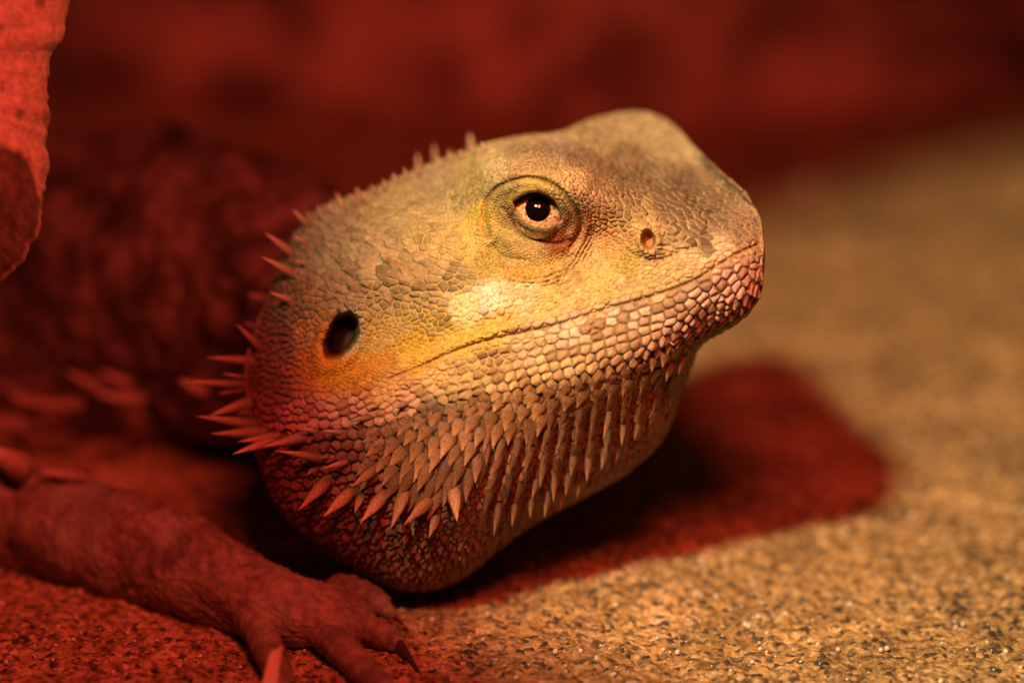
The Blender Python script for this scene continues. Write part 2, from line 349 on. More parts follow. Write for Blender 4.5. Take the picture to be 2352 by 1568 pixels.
# colours as the photograph shows them when lit, red lamplight left in at nose tip and left beard: x y plate(rgb) gap(rgb) dark-scale probability
T = (190,152,96); TG = (205,165,100); BR = (136,98,62); YE = (222,172,70); OR = (222,132,28); PE = (248,206,150); WH = (240,212,162)
CF = [
 (1550,330,(186,152,98),(192,158,100),0),(1480,280,(192,160,102),(196,162,104),0),(1450,390,(132,98,60),(206,166,104),.2),(1350,310,(176,140,88),(206,166,104),.1),(1560,430,(128,94,60),(208,168,108),.2),
 (1550,480,(134,100,62),(212,168,104),.2),(1640,480,(138,104,64),(210,166,104),.2),(1700,530,(165,122,80),(210,160,100),.1),(1720,570,(200,140,90),(200,140,90),0),(1610,570,(126,92,60),(220,165,110),.1),
 (1430,480,(154,116,72),(216,168,92),.1),(1500,590,(200,150,95),(190,150,80),0),(1489,520,(205,160,95),(205,160,95),0),(1420,560,(205,140,85),(226,175,80),.1),(1440,600,(190,150,60),(220,185,90),0),
 (1300,350,(172,134,92),(206,164,108),.1),(1200,355,(178,140,90),(214,170,100),.1),(1145,390,(212,172,108),(216,174,106),0),(1230,390,(196,150,92),(224,180,110),.1),(1310,425,(235,185,115),(235,190,120),0),(1180,395,(190,145,85),(225,180,110),.2),
 (1360,450,(176,130,82),(220,170,100),.1),(1230,425,(216,176,88),(214,174,84),.1),(1160,450,(180,145,80),(205,170,90),.3),(1290,460,(190,165,90),(190,165,90),0),(1310,510,(170,120,75),(190,140,90),.2),
 (1240,535,(178,140,80),(190,150,80),.1),(1290,558,(160,85,35),(170,90,35),.1),(1180,510,(170,125,70),(175,130,70),.1),(1160,545,(200,162,84),(198,160,76),0),(1200,580,(206,164,88),(206,164,80),0),(1130,520,(205,160,78),(212,168,74),0),
 (1105,500,(226,176,72),(226,180,70),0),(1090,560,(215,172,88),(226,184,84),0),(1120,600,(190,150,72),(220,176,70),.2),(1200,635,(196,146,60),(220,160,50),.2),(1280,620,(200,150,72),(224,180,90),.1),(1340,580,(215,165,95),(230,185,110),0),
 (1330,520,(190,130,70),(180,110,50),0),(1060,460,(178,144,84),(200,164,88),.15),(1090,420,(176,142,82),(200,162,82),.15),(1000,430,(172,142,90),(190,160,100),.1),(1020,560,(200,160,92),(214,172,88),.1),(900,500,(178,146,92),(196,162,86),.1),(980,500,(182,148,90),(206,168,86),.1),
 (950,600,(190,150,90),(200,164,90),.1),(870,600,(186,148,96),(190,158,96),.1),(780,560,(166,140,92),(180,152,92),.1),(720,560,(150,130,88),(168,146,92),.1),(1050,640,(174,136,84),(216,176,90),.3),(980,680,(176,140,86),(214,176,88),.3),(880,680,(172,138,88),(206,172,90),.3),(800,660,(150,118,80),(190,160,92),.2),
 (1130,690,WH,(246,214,150),0),(1070,710,(250,214,150),(246,206,110),0),(1200,665,(246,208,150),(236,196,110),0),(1270,690,(228,184,110),(232,184,80),0),(1150,740,(234,184,96),(236,180,60),0),(1300,640,(222,178,104),(214,166,80),.1),(1400,640,(226,184,108),(220,180,84),0),(1500,620,(226,184,116),(214,176,84),0),(1600,590,(244,194,130),(214,160,90),0),(1660,580,(246,196,140),(206,150,92),0),
 (1450,660,(224,178,108),(218,172,84),.1),(1560,640,(232,186,116),(204,150,80),.1),(1000,740,(170,134,74),(232,176,56),.3),(920,740,(176,146,84),(222,176,70),.3),(950,790,(214,164,60),(236,176,40),.2),(1050,780,YE,(234,184,70),0),(1120,770,(232,184,78),(236,186,66),0),(980,830,(232,176,66),(236,174,52),0),
 (860,840,(220,150,50),OR,.1),(850,780,(200,160,80),(214,160,70),.1),(760,850,(216,140,30),(226,140,24),.1),(800,880,(214,140,40),(226,144,34),.1),(700,850,(196,110,50),(214,120,30),.2),(720,760,(190,130,70),(214,160,70),.2),(700,700,(150,112,72),(200,160,80),.3),(640,700,(140,116,84),(170,140,90),.2),(640,800,(150,104,84),(150,96,70),.2),(640,880,(150,92,66),(170,92,50),.2),
 (900,900,(232,170,100),(230,160,60),.1),(1000,860,(240,190,120),(232,176,80),.1),(1130,820,(190,142,86),(220,170,90),.5),(1050,850,(234,184,116),(220,170,80),.2),(1200,790,(236,190,130),(200,150,80),.3),(1300,760,(246,200,146),(176,128,70),.3),(1450,720,(250,202,152),(160,112,66),.42),(1580,680,(248,196,146),(150,100,62),.42),(1680,640,(244,180,136),(150,92,62),.35),(1740,640,(226,140,100),(170,96,64),.1),
 (1450,790,(232,178,116),(150,106,60),.3),(1600,740,(232,164,118),(130,84,54),.35),(1300,830,(236,184,112),(150,108,60),.3),(1150,880,(228,178,104),(150,108,60),.3),(1350,860,(226,168,100),(110,76,44),.25),(1200,910,(216,158,90),(100,70,42),.3),(1500,830,(214,148,96),(90,60,38),.35),(1060,930,(196,150,84),(96,72,44),.4),(1000,960,(150,116,72),(86,66,44),.5),
 (920,920,(230,166,116),(150,100,64),.1),(800,930,(214,140,104),(130,76,54),.1),(700,950,(200,116,90),(110,60,44),.1),(850,1000,(196,136,100),(90,62,46),.2),(750,1040,(180,110,86),(80,50,38),.2),(950,1020,(160,116,76),(84,62,44),.3),
 (700,1120,(172,112,82),(76,48,34),.1),(800,1220,(174,116,86),(90,58,42),.1),(950,1290,(190,132,96),(84,56,40),.1),(1080,1240,(186,128,92),(80,52,36),.1),(1200,1160,(186,122,88),(80,52,36),.1),(1350,1080,(200,136,92),(90,60,40),.1),(1480,980,(200,130,84),(100,66,42),.1),(1545,890,(190,120,80),(90,58,38),.1)]
cc = np.array([(c[0], c[1]) for c in CF], float)
cvv = np.array([np.r_[alb(c[2]), alb(c[3]), c[4]] for c in CF])
CG = shep(cc, cvv, GX, GY, 2.8)

# ---- seeding scales by dart throwing on the surface
area = (DU*DV); nn = NR*NC
fx, fy = px.ravel(), py.ravel(); Bf = B.reshape(-1, 3); Nf = NS.reshape(-1, 3)
frontv = np.repeat(th > -.25, NC) & np.repeat(th < math.pi+.25, NC)
pr_ = area.ravel()/np.maximum(6, samp(SG[..., 0], fx, fy))**2
pr_ = np.where(frontv, pr_, pr_*.25); pr_ /= pr_.sum()
cand = rng.choice(nn, size=110000, p=pr_)

# seeds laid in rows first: lower jaw, upper lip, side of the beard
seeds = []
def MY(x): return float(np.interp(x, MO[::-1, 0], MO[::-1, 1]))
JX = [600, 700, 850, 1000, 1200, 1400, 1500, 1590, 1650, 1720, 1750]; JY = [1000, 1012, 1000, 945, 905, 858, 822, 780, 752, 705, 660]
for k in range(7):
    x = 925+(k % 2)*15
    while x < 1752:
        m0, j0_ = MY(x), float(np.interp(x, JX, JY)); 
        yy = m0+(k+.55)/6.7*(j0_-m0); stp = (27 if x < 1600 else 22)*(1.28 if k == 0 else random.uniform(.86, 1.16))
        seeds.append((x+random.uniform(-4, 4), yy+random.uniform(-3, 3), (j0_-m0)/6.7*random.uniform(.95, 1.2), stp/21., .25+.1*k, 3.4+.35*k)); x += stp
for k in range(3):
    x = 1180+(k % 2)*15
    while x < 1740:
        seeds.append((x, MY(x)-9-14.5*k, 14.5, 1.9, .1, 2.2)); x += 28+random.uniform(-2, 2)
for k in range(14):
    x = 622+(k % 2)*12.5
    while x < 1120:
        yy = float(np.interp(x, JX, JY))-26+26*k+8*math.sin(x/70.)
        if yy > 905: seeds.append((x+random.uniform(-2.5, 2.5), yy+random.uniform(-2.5, 2.5), 25, 1.0, .55, 6.0))
        x += 25
seeds = np.array(seeds); sub4 = (slice(None, None, 4), slice(None, None, 4))
PX4, PY4, ok4 = px[sub4], py[sub4], (th[::4] > 0)[:, None] & (th[::4] < math.pi)[:, None]
sidx = []
for (x, y, *_r) in seeds:
    dd_ = np.where(ok4, (PX4-x)**2+(PY4-y)**2, 1e9); k = int(np.argmin(dd_)); i, j = divmod(k, PX4.shape[1]); i *= 4; j *= 4
    i0, i1, j0, j1 = max(0, i-4), min(NR, i+5), max(0, j-4), min(NC, j+5); w_ = (px[i0:i1, j0:j1]-x)**2+(py[i0:i1, j0:j1]-y)**2
    a_, b_ = divmod(int(np.argmin(w_)), j1-j0); sidx.append((i0+a_)*NC+j0+b_ if w_.min() < 60 else -1)
sidx = np.array(sidx); seeds = seeds[sidx >= 0]; sidx = sidx[sidx >= 0]; NSD = len(sidx)
cand = np.r_[sidx, cand]
sz = .80*samp(SG[..., 0], fx[cand], fy[cand]); sz = np.where(frontv[cand], sz, 34.)
fz = samp(SG[..., 1:], fx[cand], fy[cand])
sz[:NSD] = seeds[:, 2]; fz[:NSD, 0] = seeds[:, 3]; fz[:NSD, 4] = seeds[:, 4]; fz[:NSD, 3] = seeds[:, 5]
e1 = np.stack([fz[:, 1], -fz[:, 2], 0*fz[:, 1]], -1)
nv = Nf[cand]; e1 = e1-(e1*nv).sum(-1, keepdims=True)*nv; e1 /= np.linalg.norm(e1, axis=-1, keepdims=True)+1e-9
e2 = np.cross(nv, e1); asp = fz[:, 0]
pos = Bf[cand]; cell = 34.; H = {}; acc = []
Lc = sz*np.sqrt(asp); Wc = sz/np.sqrt(asp)
posl = pos.tolist(); e1l = e1.tolist(); e2l = e2.tolist()
for q in range(len(cand)):
    p = posl[q]; kx, ky, kz = int(p[0]//cell), int(p[1]//cell), int(p[2]//cell); ok = True
    a1 = e1l[q]; a2 = e2l[q]; kk_ = .5 if q < NSD else .86; L_ = Lc[q]*kk_; W_ = Wc[q]*kk_
    for ix in (kx-1, kx, kx+1):
        for iy in (ky-1, ky, ky+1):
            for iz in (kz-1, kz, kz+1):
                for o in H.get((ix, iy, iz), ()):
                    r = posl[o]; d0 = r[0]-p[0]; d1 = r[1]-p[1]; d2 = r[2]-p[2]
                    u = (d0*a1[0]+d1*a1[1]+d2*a1[2])/L_; v = (d0*a2[0]+d1*a2[1]+d2*a2[2])/W_; z = (d0*d0+d1*d1+d2*d2)
                    if u*u+v*v < 1 and z < 2500: ok = False; break
                if not ok: break
            if not ok: break
        if not ok: break
    if ok: H.setdefault((kx, ky, kz), []).append(q); acc.append(q)
acc = np.array(acc); print('scales', len(acc))
q1 = np.full((NR, NC), -9.); q2 = np.full((NR, NC), -9.); own = np.full((NR, NC), -1); qa = np.zeros((NR, NC)); qb = np.zeros((NR, NC))
imb = fz[:, 4]; hgt = fz[:, 3]
for s, q in enumerate(acc):
    i, j = divmod(int(cand[q]), NC); L_ = Lc[q]; W_ = Wc[q]; rad = 1.35*max(L_, W_)
    wi = int(min(80, rad/max(DV[i, j], .5)))+1; wj = int(min(80, rad/max(DU[i, j], .5)))+1
    i0, i1, j0, j1 = max(0, i-wi), min(NR, i+wi+1), max(0, j-wj), min(NC, j+wj+1)
    dP = B[i0:i1, j0:j1]-pos[q]
    a = dP@e1[q]/L_; bb = dP@e2[q]/W_; c3 = dP@nv[q]/L_
    qq = 1-a*a-bb*bb*np.clip(1+.9*imb[q]*a, .25, 2.)-c3*c3*.5
    Q1 = q1[i0:i1, j0:j1]; m = qq > Q1
    q2[i0:i1, j0:j1] = np.where(m, Q1, np.maximum(q2[i0:i1, j0:j1], qq))
    q1[i0:i1, j0:j1] = np.where(m, qq, Q1); own[i0:i1, j0:j1] = np.where(m, s, own[i0:i1, j0:j1])
    qa[i0:i1, j0:j1] = np.where(m, a, qa[i0:i1, j0:j1]); qb[i0:i1, j0:j1] = np.where(m, bb, qb[i0:i1, j0:j1])
gap = q1-q2; ow = np.clip(own, 0, None); aq = acc[ow]
Hh = hgt[aq]; Im = imb[aq]
rs = rng.random(len(acc)); r1 = rs[ow]
hd_ = np.where(py < np.interp(px, MO[::-1, 0], MO[::-1, 1]), 1., 0.)
cob = (1.75+.8*hd_)*Hh*(sstep(0, .5, gap)-.5)*1.3 + Hh*.35*(q1-.6)
tip = np.clip((qa+.5), 0, 1.1)
keel = np.clip(1-np.abs(qb)*2.4, 0, 1)
im_h = (1.5+.9*hd_)*Hh*(-.55+1.35*tip+.75*keel*np.clip(tip, .2, 1))*sstep(0, .14, gap)
disp = np.where(own >= 0, cob*(1-Im)+im_h*Im, 0)
disp = np.clip(disp, -10, 15)*(.8+.4*r1)
sm = np.zeros_like(px)
sm[fm] = np.where(sd < 5, 0, 1)*np.where(re < 1.05, 0, 1)*np.where(rn < 1.15, 0, 1)*np.clip(dm/6, .15, 1)
sm[~fm] = 1
dz_ = np.where(st > 0, sstep(-5, 30, py-np.interp(px, JX, JY))*sstep(870, 930, px)*sstep(60, 20, py-np.interp(px, [860, 950, 1050, 1150, 1250, 1350, 1450, 1560], [1120, 1200, 1215, 1170, 1130, 1060, 985, 910])), 0)
disp *= sm*endf[None]*(1-.72*dz_)
# fine wrinkle
disp += .5*fbm(B/9., 2)
B2 = B+NS*disp[..., None]
# ---- colour
ccx = fx[cand[acc]]; ccy = fy[cand[acc]]
cs = samp(CG, ccx, ccy); plate = cs[:, :3]; 
rb = rng.random(len(acc)); dark = rb < cs[:, 6]
jw = (ccy > np.interp(ccx, MO[::-1, 0], MO[::-1, 1]))[:, None]
plate = plate*(1+np.where(jw, .24, .42)*(rng.random((len(acc), 1))-.5))*(1+.08*(rng.random((len(acc), 3))-.5))
# dark scales in loose bands
band = fbm(np.stack([ccx/55, ccy/30, 0*ccx], -1), 2)
dark = rb*1.0 < cs[:, 6]*np.clip(1.1+1.5*band, 0, 2.2)
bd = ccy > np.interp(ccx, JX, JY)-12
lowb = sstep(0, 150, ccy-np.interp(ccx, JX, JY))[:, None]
plate = np.where(bd[:, None], plate*(np.array([.62, .52, .46])*(1-lowb)+np.array([.80, .68, .60])*lowb), plate)  # beard shade put into plate colour, eased lower down where light is dim
hd = dark & (ccy < np.interp(ccx, MO[::-1, 0], MO[::-1, 1])-5); dj = dark & ~hd
plate[dj] *= np.array([.68, .60, .54]); plate[hd] *= np.array([.80, .77, .74])
gapc = samp(CG[..., 3:6], px, py)*np.where(py > np.interp(px, JX, JY)-8, .55, 1.)[..., None]  # gap colour takes the painted shade below the jaw too
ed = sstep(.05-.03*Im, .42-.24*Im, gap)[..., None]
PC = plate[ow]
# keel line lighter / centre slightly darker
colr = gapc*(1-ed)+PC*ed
colr *= (1+.10*fbm(B/26., 3))[..., None]*(1+.2*fbm(B/5., 2))[..., None]
colr[~np.broadcast_to((own >= 0), px.shape)] = gapc[own < 0] if (own < 0).any() else 0
def tint(mask, c, k=1.):
    global cf_
    m = (np.clip(mask, 0, 1)*k)[..., None]; cf_ = cf_*(1-m)+alb(c)*m
cf_ = colr[fm]
tint(np.exp(-(dm/2.6)**2), (165, 104, 36), .5)
tint(np.exp(-(dc/3.6)**2)*(.3+.7*np.sin(np.pi*pc)), (96, 62, 26), .7)
tint(sstep(4, -1, sd), (60, 26, 14)); 
tint(np.exp(-((sd-5)/5)**2)*(Y < 478), (228, 172, 84), .55)
tint(np.exp(-(dl/5)**2)*sstep(.1, .5, plg), (140, 62, 20), .6)
tint(sstep(1.05, .9, rn), (190, 120, 50), .9)
tint(np.exp(-((rn-1.15)/.18)**2), (222, 170, 100), .7)
tint(sstep(1.06, .70, re), (40, 24, 16)); tint(sstep(.8, .5, re)*sstep(760, 800, X)*sstep(740, 790, Y), (120, 92, 60), .8)  # shade of the ear hole put into colour; membrane tone over it
tint(np.exp(-((re-1.12)/.12)**2)*(X > 785), (214, 196, 150), .5)
tint(np.exp(-((re-1.25)/.25)**2)*(X < 785)*(Y > 740), (222, 130, 30), .7)
colr[fm] = cf_
head_v = P3(0, 0, 0)[None]*0+0
def u2w(U):
    X, Y, Z = U[..., 0], U[..., 1], U[..., 2]
    return np.stack([X, Y*sp-Z*cp, Y*cp+Z*sp+GZ], -1)*S
HV = u2w(B2).reshape(-1, 3); HQ = grid_quads(NR, NC)
if sgn < 0: HQ = HQ[:, ::-1]
# seam at the back (last row to first row)
j = np.arange(NC-1); sm_q = np.stack([(NR-1)*NC+j, (NR-1)*NC+j+1, j+1, j], -1)
if sgn < 0: sm_q = sm_q[:, ::-1]
HQ = np.vstack([HQ, sm_q])
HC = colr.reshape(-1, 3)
# nearest head surface lookup for anything growing on it
def on_head(x, y):
    ii = (slice(fi[0], fi[-1]+1), slice(None))
    d = (px[ii]-x)**2+(py[ii]-y)**2; k = int(np.argmin(d)); i, j = divmod(k, NC); i += fi[0]
    return B[i, j], NS[i, j]
# =================================================================== BODY, ARM, HAND (tubes swept along paths)
def tube(path, nseg, nr, bumpf, colf, cap=True):
    """path rows: px py Z  width(screen-perp) depth ; returns verts, quads, colours"""
    path = np.asarray(path, float); U = units(path[:, 0], path[:, 1], path[:, 2])
    d = np.r_[0, np.cumsum(np.linalg.norm(np.diff(U, axis=0), axis=1))]
    t = np.linspace(0, d[-1], nseg); C = pchip(d, np.c_[U, path[:, 3:5]], t)
    c = C[:, :3]; tg = np.gradient(c, axis=0); tg /= np.linalg.norm(tg, axis=1, keepdims=True)
    up = np.array([0, cp, sp])
    sd_ = np.cross(tg, up); sd_ /= np.linalg.norm(sd_, axis=1, keepdims=True)+1e-9; u2 = np.cross(sd_, tg)
    a = np.linspace(0, 2*math.pi, nr, endpoint=False)
    rA, rB = C[:, 3], C[:, 4]
    V = c[:, None]+(np.cos(a)[None, :, None]*u2[:, None]*rA[:, None, None])+(np.sin(a)[None, :, None]*sd_[:, None]*rB[:, None, None])
    nrm = V-c[:, None]; nrm /= np.linalg.norm(nrm, axis=-1, keepdims=True)+1e-9
    V = V+nrm*bumpf(V)[..., None]
    colr = colf(V)
    Qd = grid_quads(nseg, nr, wrap=True)
    return u2w(V).reshape(-1, 3), Qd, colr.reshape(-1, 3)
def cellbump(V, s):
    """bumpy small scales from a jittered lattice"""
    return np.abs(vnoise(V/s))
def body_col(V):
    n = fbm(V/110., 3)[..., None]; m = fbm(V/30., 2)[..., None]
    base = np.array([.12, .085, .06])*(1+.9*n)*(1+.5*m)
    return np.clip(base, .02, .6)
def arm_col(V):
    n = fbm(V/70., 3)[..., None]; m = vnoise(V/14.)[..., None]
    base = np.array([.25, .175, .12])*(1+.35*n)*(1+.45*m)
    pale = np.clip(fbm(V/90.+5, 2), 0, 1)[..., None]
    return np.clip(base*(1-pale*.6)+np.array([.36, .36, .26])*pale*.6, .03, .7)
def HG(x, y, h, ra, rb):
    A_ = (784-y)*cp; Z = (h-664-A_)/(sp-A_/D); return (x, y, Z, ra, rb)
parts = [(HV, HQ, HC)]
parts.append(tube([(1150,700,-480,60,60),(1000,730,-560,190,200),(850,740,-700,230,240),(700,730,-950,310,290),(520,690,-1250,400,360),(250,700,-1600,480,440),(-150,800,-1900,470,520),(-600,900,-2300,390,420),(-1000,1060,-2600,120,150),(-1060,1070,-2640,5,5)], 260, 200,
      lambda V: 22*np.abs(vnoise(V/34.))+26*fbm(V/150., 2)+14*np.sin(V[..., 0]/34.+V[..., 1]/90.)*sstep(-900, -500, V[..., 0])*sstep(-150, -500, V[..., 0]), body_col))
# fore limb: shoulder, elbow, wrist
parts.append(tube([(-420,1000,-800,60,60),(-300,1060,-720,140,130),(-120,1130,-620,135,130),(70,1200,-520,132,130),HG(220,1240,75,130,130),HG(390,1292,72,122,115),HG(530,1352,60,98,98),HG(650,1398,48,76,90),HG(750,1420,40,62,96),HG(830,1434,32,42,80),HG(880,1445,24,6,10)], 220, 140,
      lambda V: 5*np.abs(np.sin(V[..., 0]/10+V[..., 1]/19)*np.sin(V[..., 0]/19-V[..., 1]/10+V[..., 2]/17))*.3+7*np.abs(vnoise(V/12.))+4*np.abs(vnoise(V/6.))+10*fbm(V/90., 2), arm_col))
TOES = [[HG(700,1425,38,36,42),HG(745,1458,34,31,34),HG(790,1495,36,33,35),HG(840,1545,28,28,30),HG(880,1585,30,29,30),HG(915,1630,16,20,22),HG(930,1650,10,3,3)],
        [HG(575,1415,40,36,42),HG(598,1455,34,30,34),HG(618,1495,36,32,34),HG(640,1545,26,26,28),HG(650,1600,20,20,22),HG(655,1630,10,3,3)],
        [HG(770,1412,40,38,40),HG(820,1436,34,31,33),HG(860,1449,36,32,33),HG(900,1468,26,26,27),HG(926,1488,16,5,5)],
        [HG(740,1385,66,34,32),HG(795,1352,62,32,30),HG(835,1368,56,33,30),HG(875,1392,40,28,26),HG(905,1415,22,4,4)]]
for tp in TOES:
    parts.append(tube(tp, 60, 32, lambda V: 3*np.abs(np.sin((V[..., 0]-V[..., 1])/13.))+5*np.abs(vnoise(V/10.)), arm_col))
off = 0; Vs, Qs, Cs = [], [], []
for v, q, c in parts:
    Vs.append(v); Qs.append(q+off); Cs.append(c); off += len(v)
liz = bpy.data.objects.new('bearded_dragon', None); col.objects.link(liz)
liz.location = V3(1100, 1345, -120); liz.location.z = 0; liz.empty_display_size = .01
liz['label'] = 'tan and yellow bearded dragon lizard with spiny beard, head raised to the right'
liz['category'] = 'lizard'
body = obj('body', mesh_np('body', np.vstack(Vs), np.vstack(Qs), np.vstack(Cs)), m_skin, liz)
bpy.context.view_layer.update()

# ------------------------------------------------------------------ eye
m_eye, nt, b = newmat('iris')
tc = N(nt, 'ShaderNodeTexCoord')
vz = N(nt, 'ShaderNodeTexNoise', i_Scale=2.6, i_Detail=1.5, i_Distortion=1.9); nt.links.new(tc.outputs['Object'], vz.inputs['Vector'])
ab = N(nt, 'ShaderNodeMath', operation='SUBTRACT', i_1=.5); nt.links.new(vz.outputs['Fac'], ab.inputs[0])
a2 = N(nt, 'ShaderNodeMath', operation='ABSOLUTE'); nt.links.new(ab.outputs[0], a2.inputs[0])
rp = N(nt, 'ShaderNodeValToRGB'); e = rp.color_ramp.elements; e[0].position = .004; e[0].color = (.30, .06, .02, 1); e[1].position = .075; e[1].color = (.82, .66, .38, 1)
k = e.new(.018); k.position = .03; k.color = (.42, .20, .07, 1)
nt.links.new(a2.outputs[0], rp.inputs[0]); nt.links.new(rp.outputs[0], b.inputs['Base Color'])
b.inputs['Roughness'].default_value = .35; b.inputs['Coat Weight'].default_value = 1; b.inputs['Coat Roughness'].default_value = .03
m_pup, nt, b2 = newmat('pupil_black')
b2.inputs['Base Color'].default_value = (.003, .002, .002, 1); b2.inputs['Roughness'].default_value = .06; b2.inputs['Coat Weight'].default_value = 1; b2.inputs['Coat Roughness'].default_value = .04
b2.inputs['Specular IOR Level'].default_value = .6
ec, en = on_head(1160, 510)
def sphere(nu, nvv, a0=0., a1=math.pi):
    al = np.linspace(a0, a1, nu)[:, None]; be = np.linspace(0, 2*math.pi, nvv, endpoint=False)[None]
    return np.stack([np.sin(al)*np.cos(be), np.sin(al)*np.sin(be), np.cos(al)+0*be], -1)
def frame_to_world(o, center, zdir, scale, xdir=(1, 0, 0)):
    """center, directions in head units; object-space z -> zdir"""
    def wd(v): return Vector((v[0], v[1]*sp-v[2]*cp, v[1]*cp+v[2]*sp))
    z = wd(zdir).normalized(); x = wd(xdir); x = (x-x.dot(z)*z).normalized(); y = z.cross(x)
    c = u2w(np.array(center, float))
    M = Matrix(((x[0], y[0], z[0], c[0]), (x[1], y[1], z[1], c[1]), (x[2], y[2], z[2], c[2]), (0, 0, 0, 1)))
    o.matrix_world = M @ Matrix.Diagonal((*[s*S for s in scale], 1))
kx_ = 1-EZ/D
ecen = ((1237-1176)*kx_, (784-EY)*kx_, EZ)
eye = obj('eyeball', mesh_np('eyeball', sphere(40, 64).reshape(-1, 3), grid_quads(40, 64, True)), m_eye)
gaze = np.array([-.03, .14, 1.]); gaze /= np.linalg.norm(gaze)
def attach(o, parent):
    mw = o.matrix_world.copy(); o.parent = parent; bpy.context.view_layer.update()
    o.matrix_parent_inverse = parent.matrix_world.inverted(); o.matrix_world = mw
frame_to_world(eye, ecen, gaze, (ER, ER, ER)); bpy.context.view_layer.update(); attach(eye, liz)
# bulging cornea over the pupil
pv = sphere(16, 48, 0., R(28)); pv = pv*1.0; pv[..., 2] = pv[..., 2]*1.0+.045*np.cos(np.linspace(0, math.pi/2, 16))[:, None]+.004
pup = obj('pupil', mesh_np('pupil', pv.reshape(-1, 3), grid_quads(16, 48, True)), m_pup)
frame_to_world(pup, ecen, gaze, (ER*1.0, ER*1.02, ER)); bpy.context.view_layer.update(); attach(pup, eye)

# ------------------------------------------------------------------ spines
def spine_mesh(name, prof, hz, bend):
    ns, nr = 12, 10; s = np.linspace(0, 1, ns)
    wd = np.interp(s, *zip(*prof)); a = np.linspace(0, 2*math.pi, nr, endpoint=False)
    V = np.zeros((ns, nr, 3))
    ca, sa = np.cos(a), np.sin(a)
    V[..., 0] = s[:, None]; V[..., 1] = wd[:, None]*.5*ca[None]
    zz = np.where(sa > 0, np.sign(sa)*np.abs(sa)**1.2*1.0, sa*.55)
    V[..., 2] = wd[:, None]*.5*hz*zz[None]+bend*(s**2)[:, None]
    V[..., 0] -= .0
    return mesh_np(name, V.reshape(-1, 3), grid_quads(ns, nr, True))
cone = [spine_mesh('spine', [(0, 1.0), (.15, .96), (.4, .72), (.7, .38), (.9, .14), (1, .01)], .95, b_) for b_ in (.0, .07, -.07)]
dag = [spine_mesh('beard_scale', [(0, .8), (.12, .98), (.30, 1.), (.44, .8), (.60, .5), (.76, .30), (.9, .15), (1, .01)], .42, b_) for b_ in (.0, .07, -.05)]
lng = [spine_mesh('beard_scale', [(0, .6), (.15, .9), (.35, 1.), (.55, .72), (.72, .42), (.88, .2), (1, .01)], .55, b_) for b_ in (.0, .06, -.05)]
for m_ in cone: m_.materials.append(m_spine)
for m_ in dag: m_.materials.append(m_dag)
for m_ in lng: m_.materials.append(m_lng)
big = [m_.copy() for m_ in lng]
for m_ in big: m_.materials.clear(); m_.materials.append(m_dag)
def wdv(v): return Vector((v[0], v[1]*sp-v[2]*cp, v[1]*cp+v[2]*sp))
def put_spine(me, name, b0, tip, width, nrm):
    b0 = np.array(b0, float); tip = np.array(tip, float); d = tip-b0; L = np.linalg.norm(d)
    x = wdv(d).normalized(); z = wdv(nrm); z = (z-z.dot(x)*x).normalized(); y = z.cross(x); c = u2w(b0)
    M = Matrix(((x[0], y[0], z[0], c[0]), (x[1], y[1], z[1], c[1]), (x[2], y[2], z[2], c[2]), (0, 0, 0, 1)))@Matrix.Diagonal((L*S, width*S, width*S, 1))
    o = bpy.data.objects.new(name, me); col.objects.link(o); o.parent = liz
    o.matrix_parent_inverse = Matrix.Translation(-liz.location); o.matrix_basis = M
    return o
SP = [  # base x y -> tip x y, width, lift of the tip towards the viewer
 (708,518,671,480,24,10),(672,584,607,534,26,10),(674,630,600,589,25,20),(668,690,620,672,20,10),(702,558,673,541,16,5),(706,608,678,596,14,8),
 (598,800,541,744,26,20),(585,830,474,820,26,30),(520,884,413,872,28,30),(555,866,510,857,14,20),(545,930,482,955,28,30),(590,975,450,957,34,40),
 (610,992,484,996,34,50),(635,1008,534,1041,30,50),(700,1003,605,1026,30,50),(735,1052,634,1036,26,55),(640,1000,545,1015,24,10),
 (758,1096,686,1170,30,40),(813,1124,743,1186,30,40),(805,1060,739,1076,16,40),(868,1073,807,1118,24,45),(832,1130,814,1178,20,20),(725,990,692,984,18,20),
 (886,1130,827,1201,30,40),(932,1117,898,1212,34,40),(998,1137,926,1206,30,45),(1005,1180,984,1236,22,30),(1040,1110,1050,1197,32,35),(760,1051,732,1051,12,20),
 (937,925,897,940,16,22),(850,957,801,967,16,22),(787,993,739,989,16,25),(948,1195,948,1231,14,15),(700,1060,683,1078,12,15),(720,1075,704,1092,12,15),
 (868,930,846,937,13,12),(560,890,500,905,20,-10),(620,1030,580,1046,18,10),(560,950,505,948,20,-20)]
for (x0, y0, x1, y1, w_, lift) in SP:
    p, n_ = on_head(x0, y0); z1 = p[2]+lift; w_ *= 1.15; p0 = p-n_*w_*.22
    put_spine(random.choice(big if (x0 > 740 and y0 > 1045) else cone), 'spine', p0, units(np.array(x1), np.array(y1), np.array(z1)), w_, n_)
for k_ in range(17):
    t_ = k_/16.; x0 = 716+t_*400; y0 = float(np.interp(x0, [716, 850, 960, 1040, 1116], [508, 452, 402, 372, 345]))+6; L_ = random.uniform(15, 27)
    p, n_ = on_head(x0, y0)
    put_spine(cone[k_ % 3], 'spine', p-n_*3, units(np.array(x0-L_*.55), np.array(y0-L_-6), np.array(p[2]-6)), random.uniform(13, 18), (0, 0, 1))
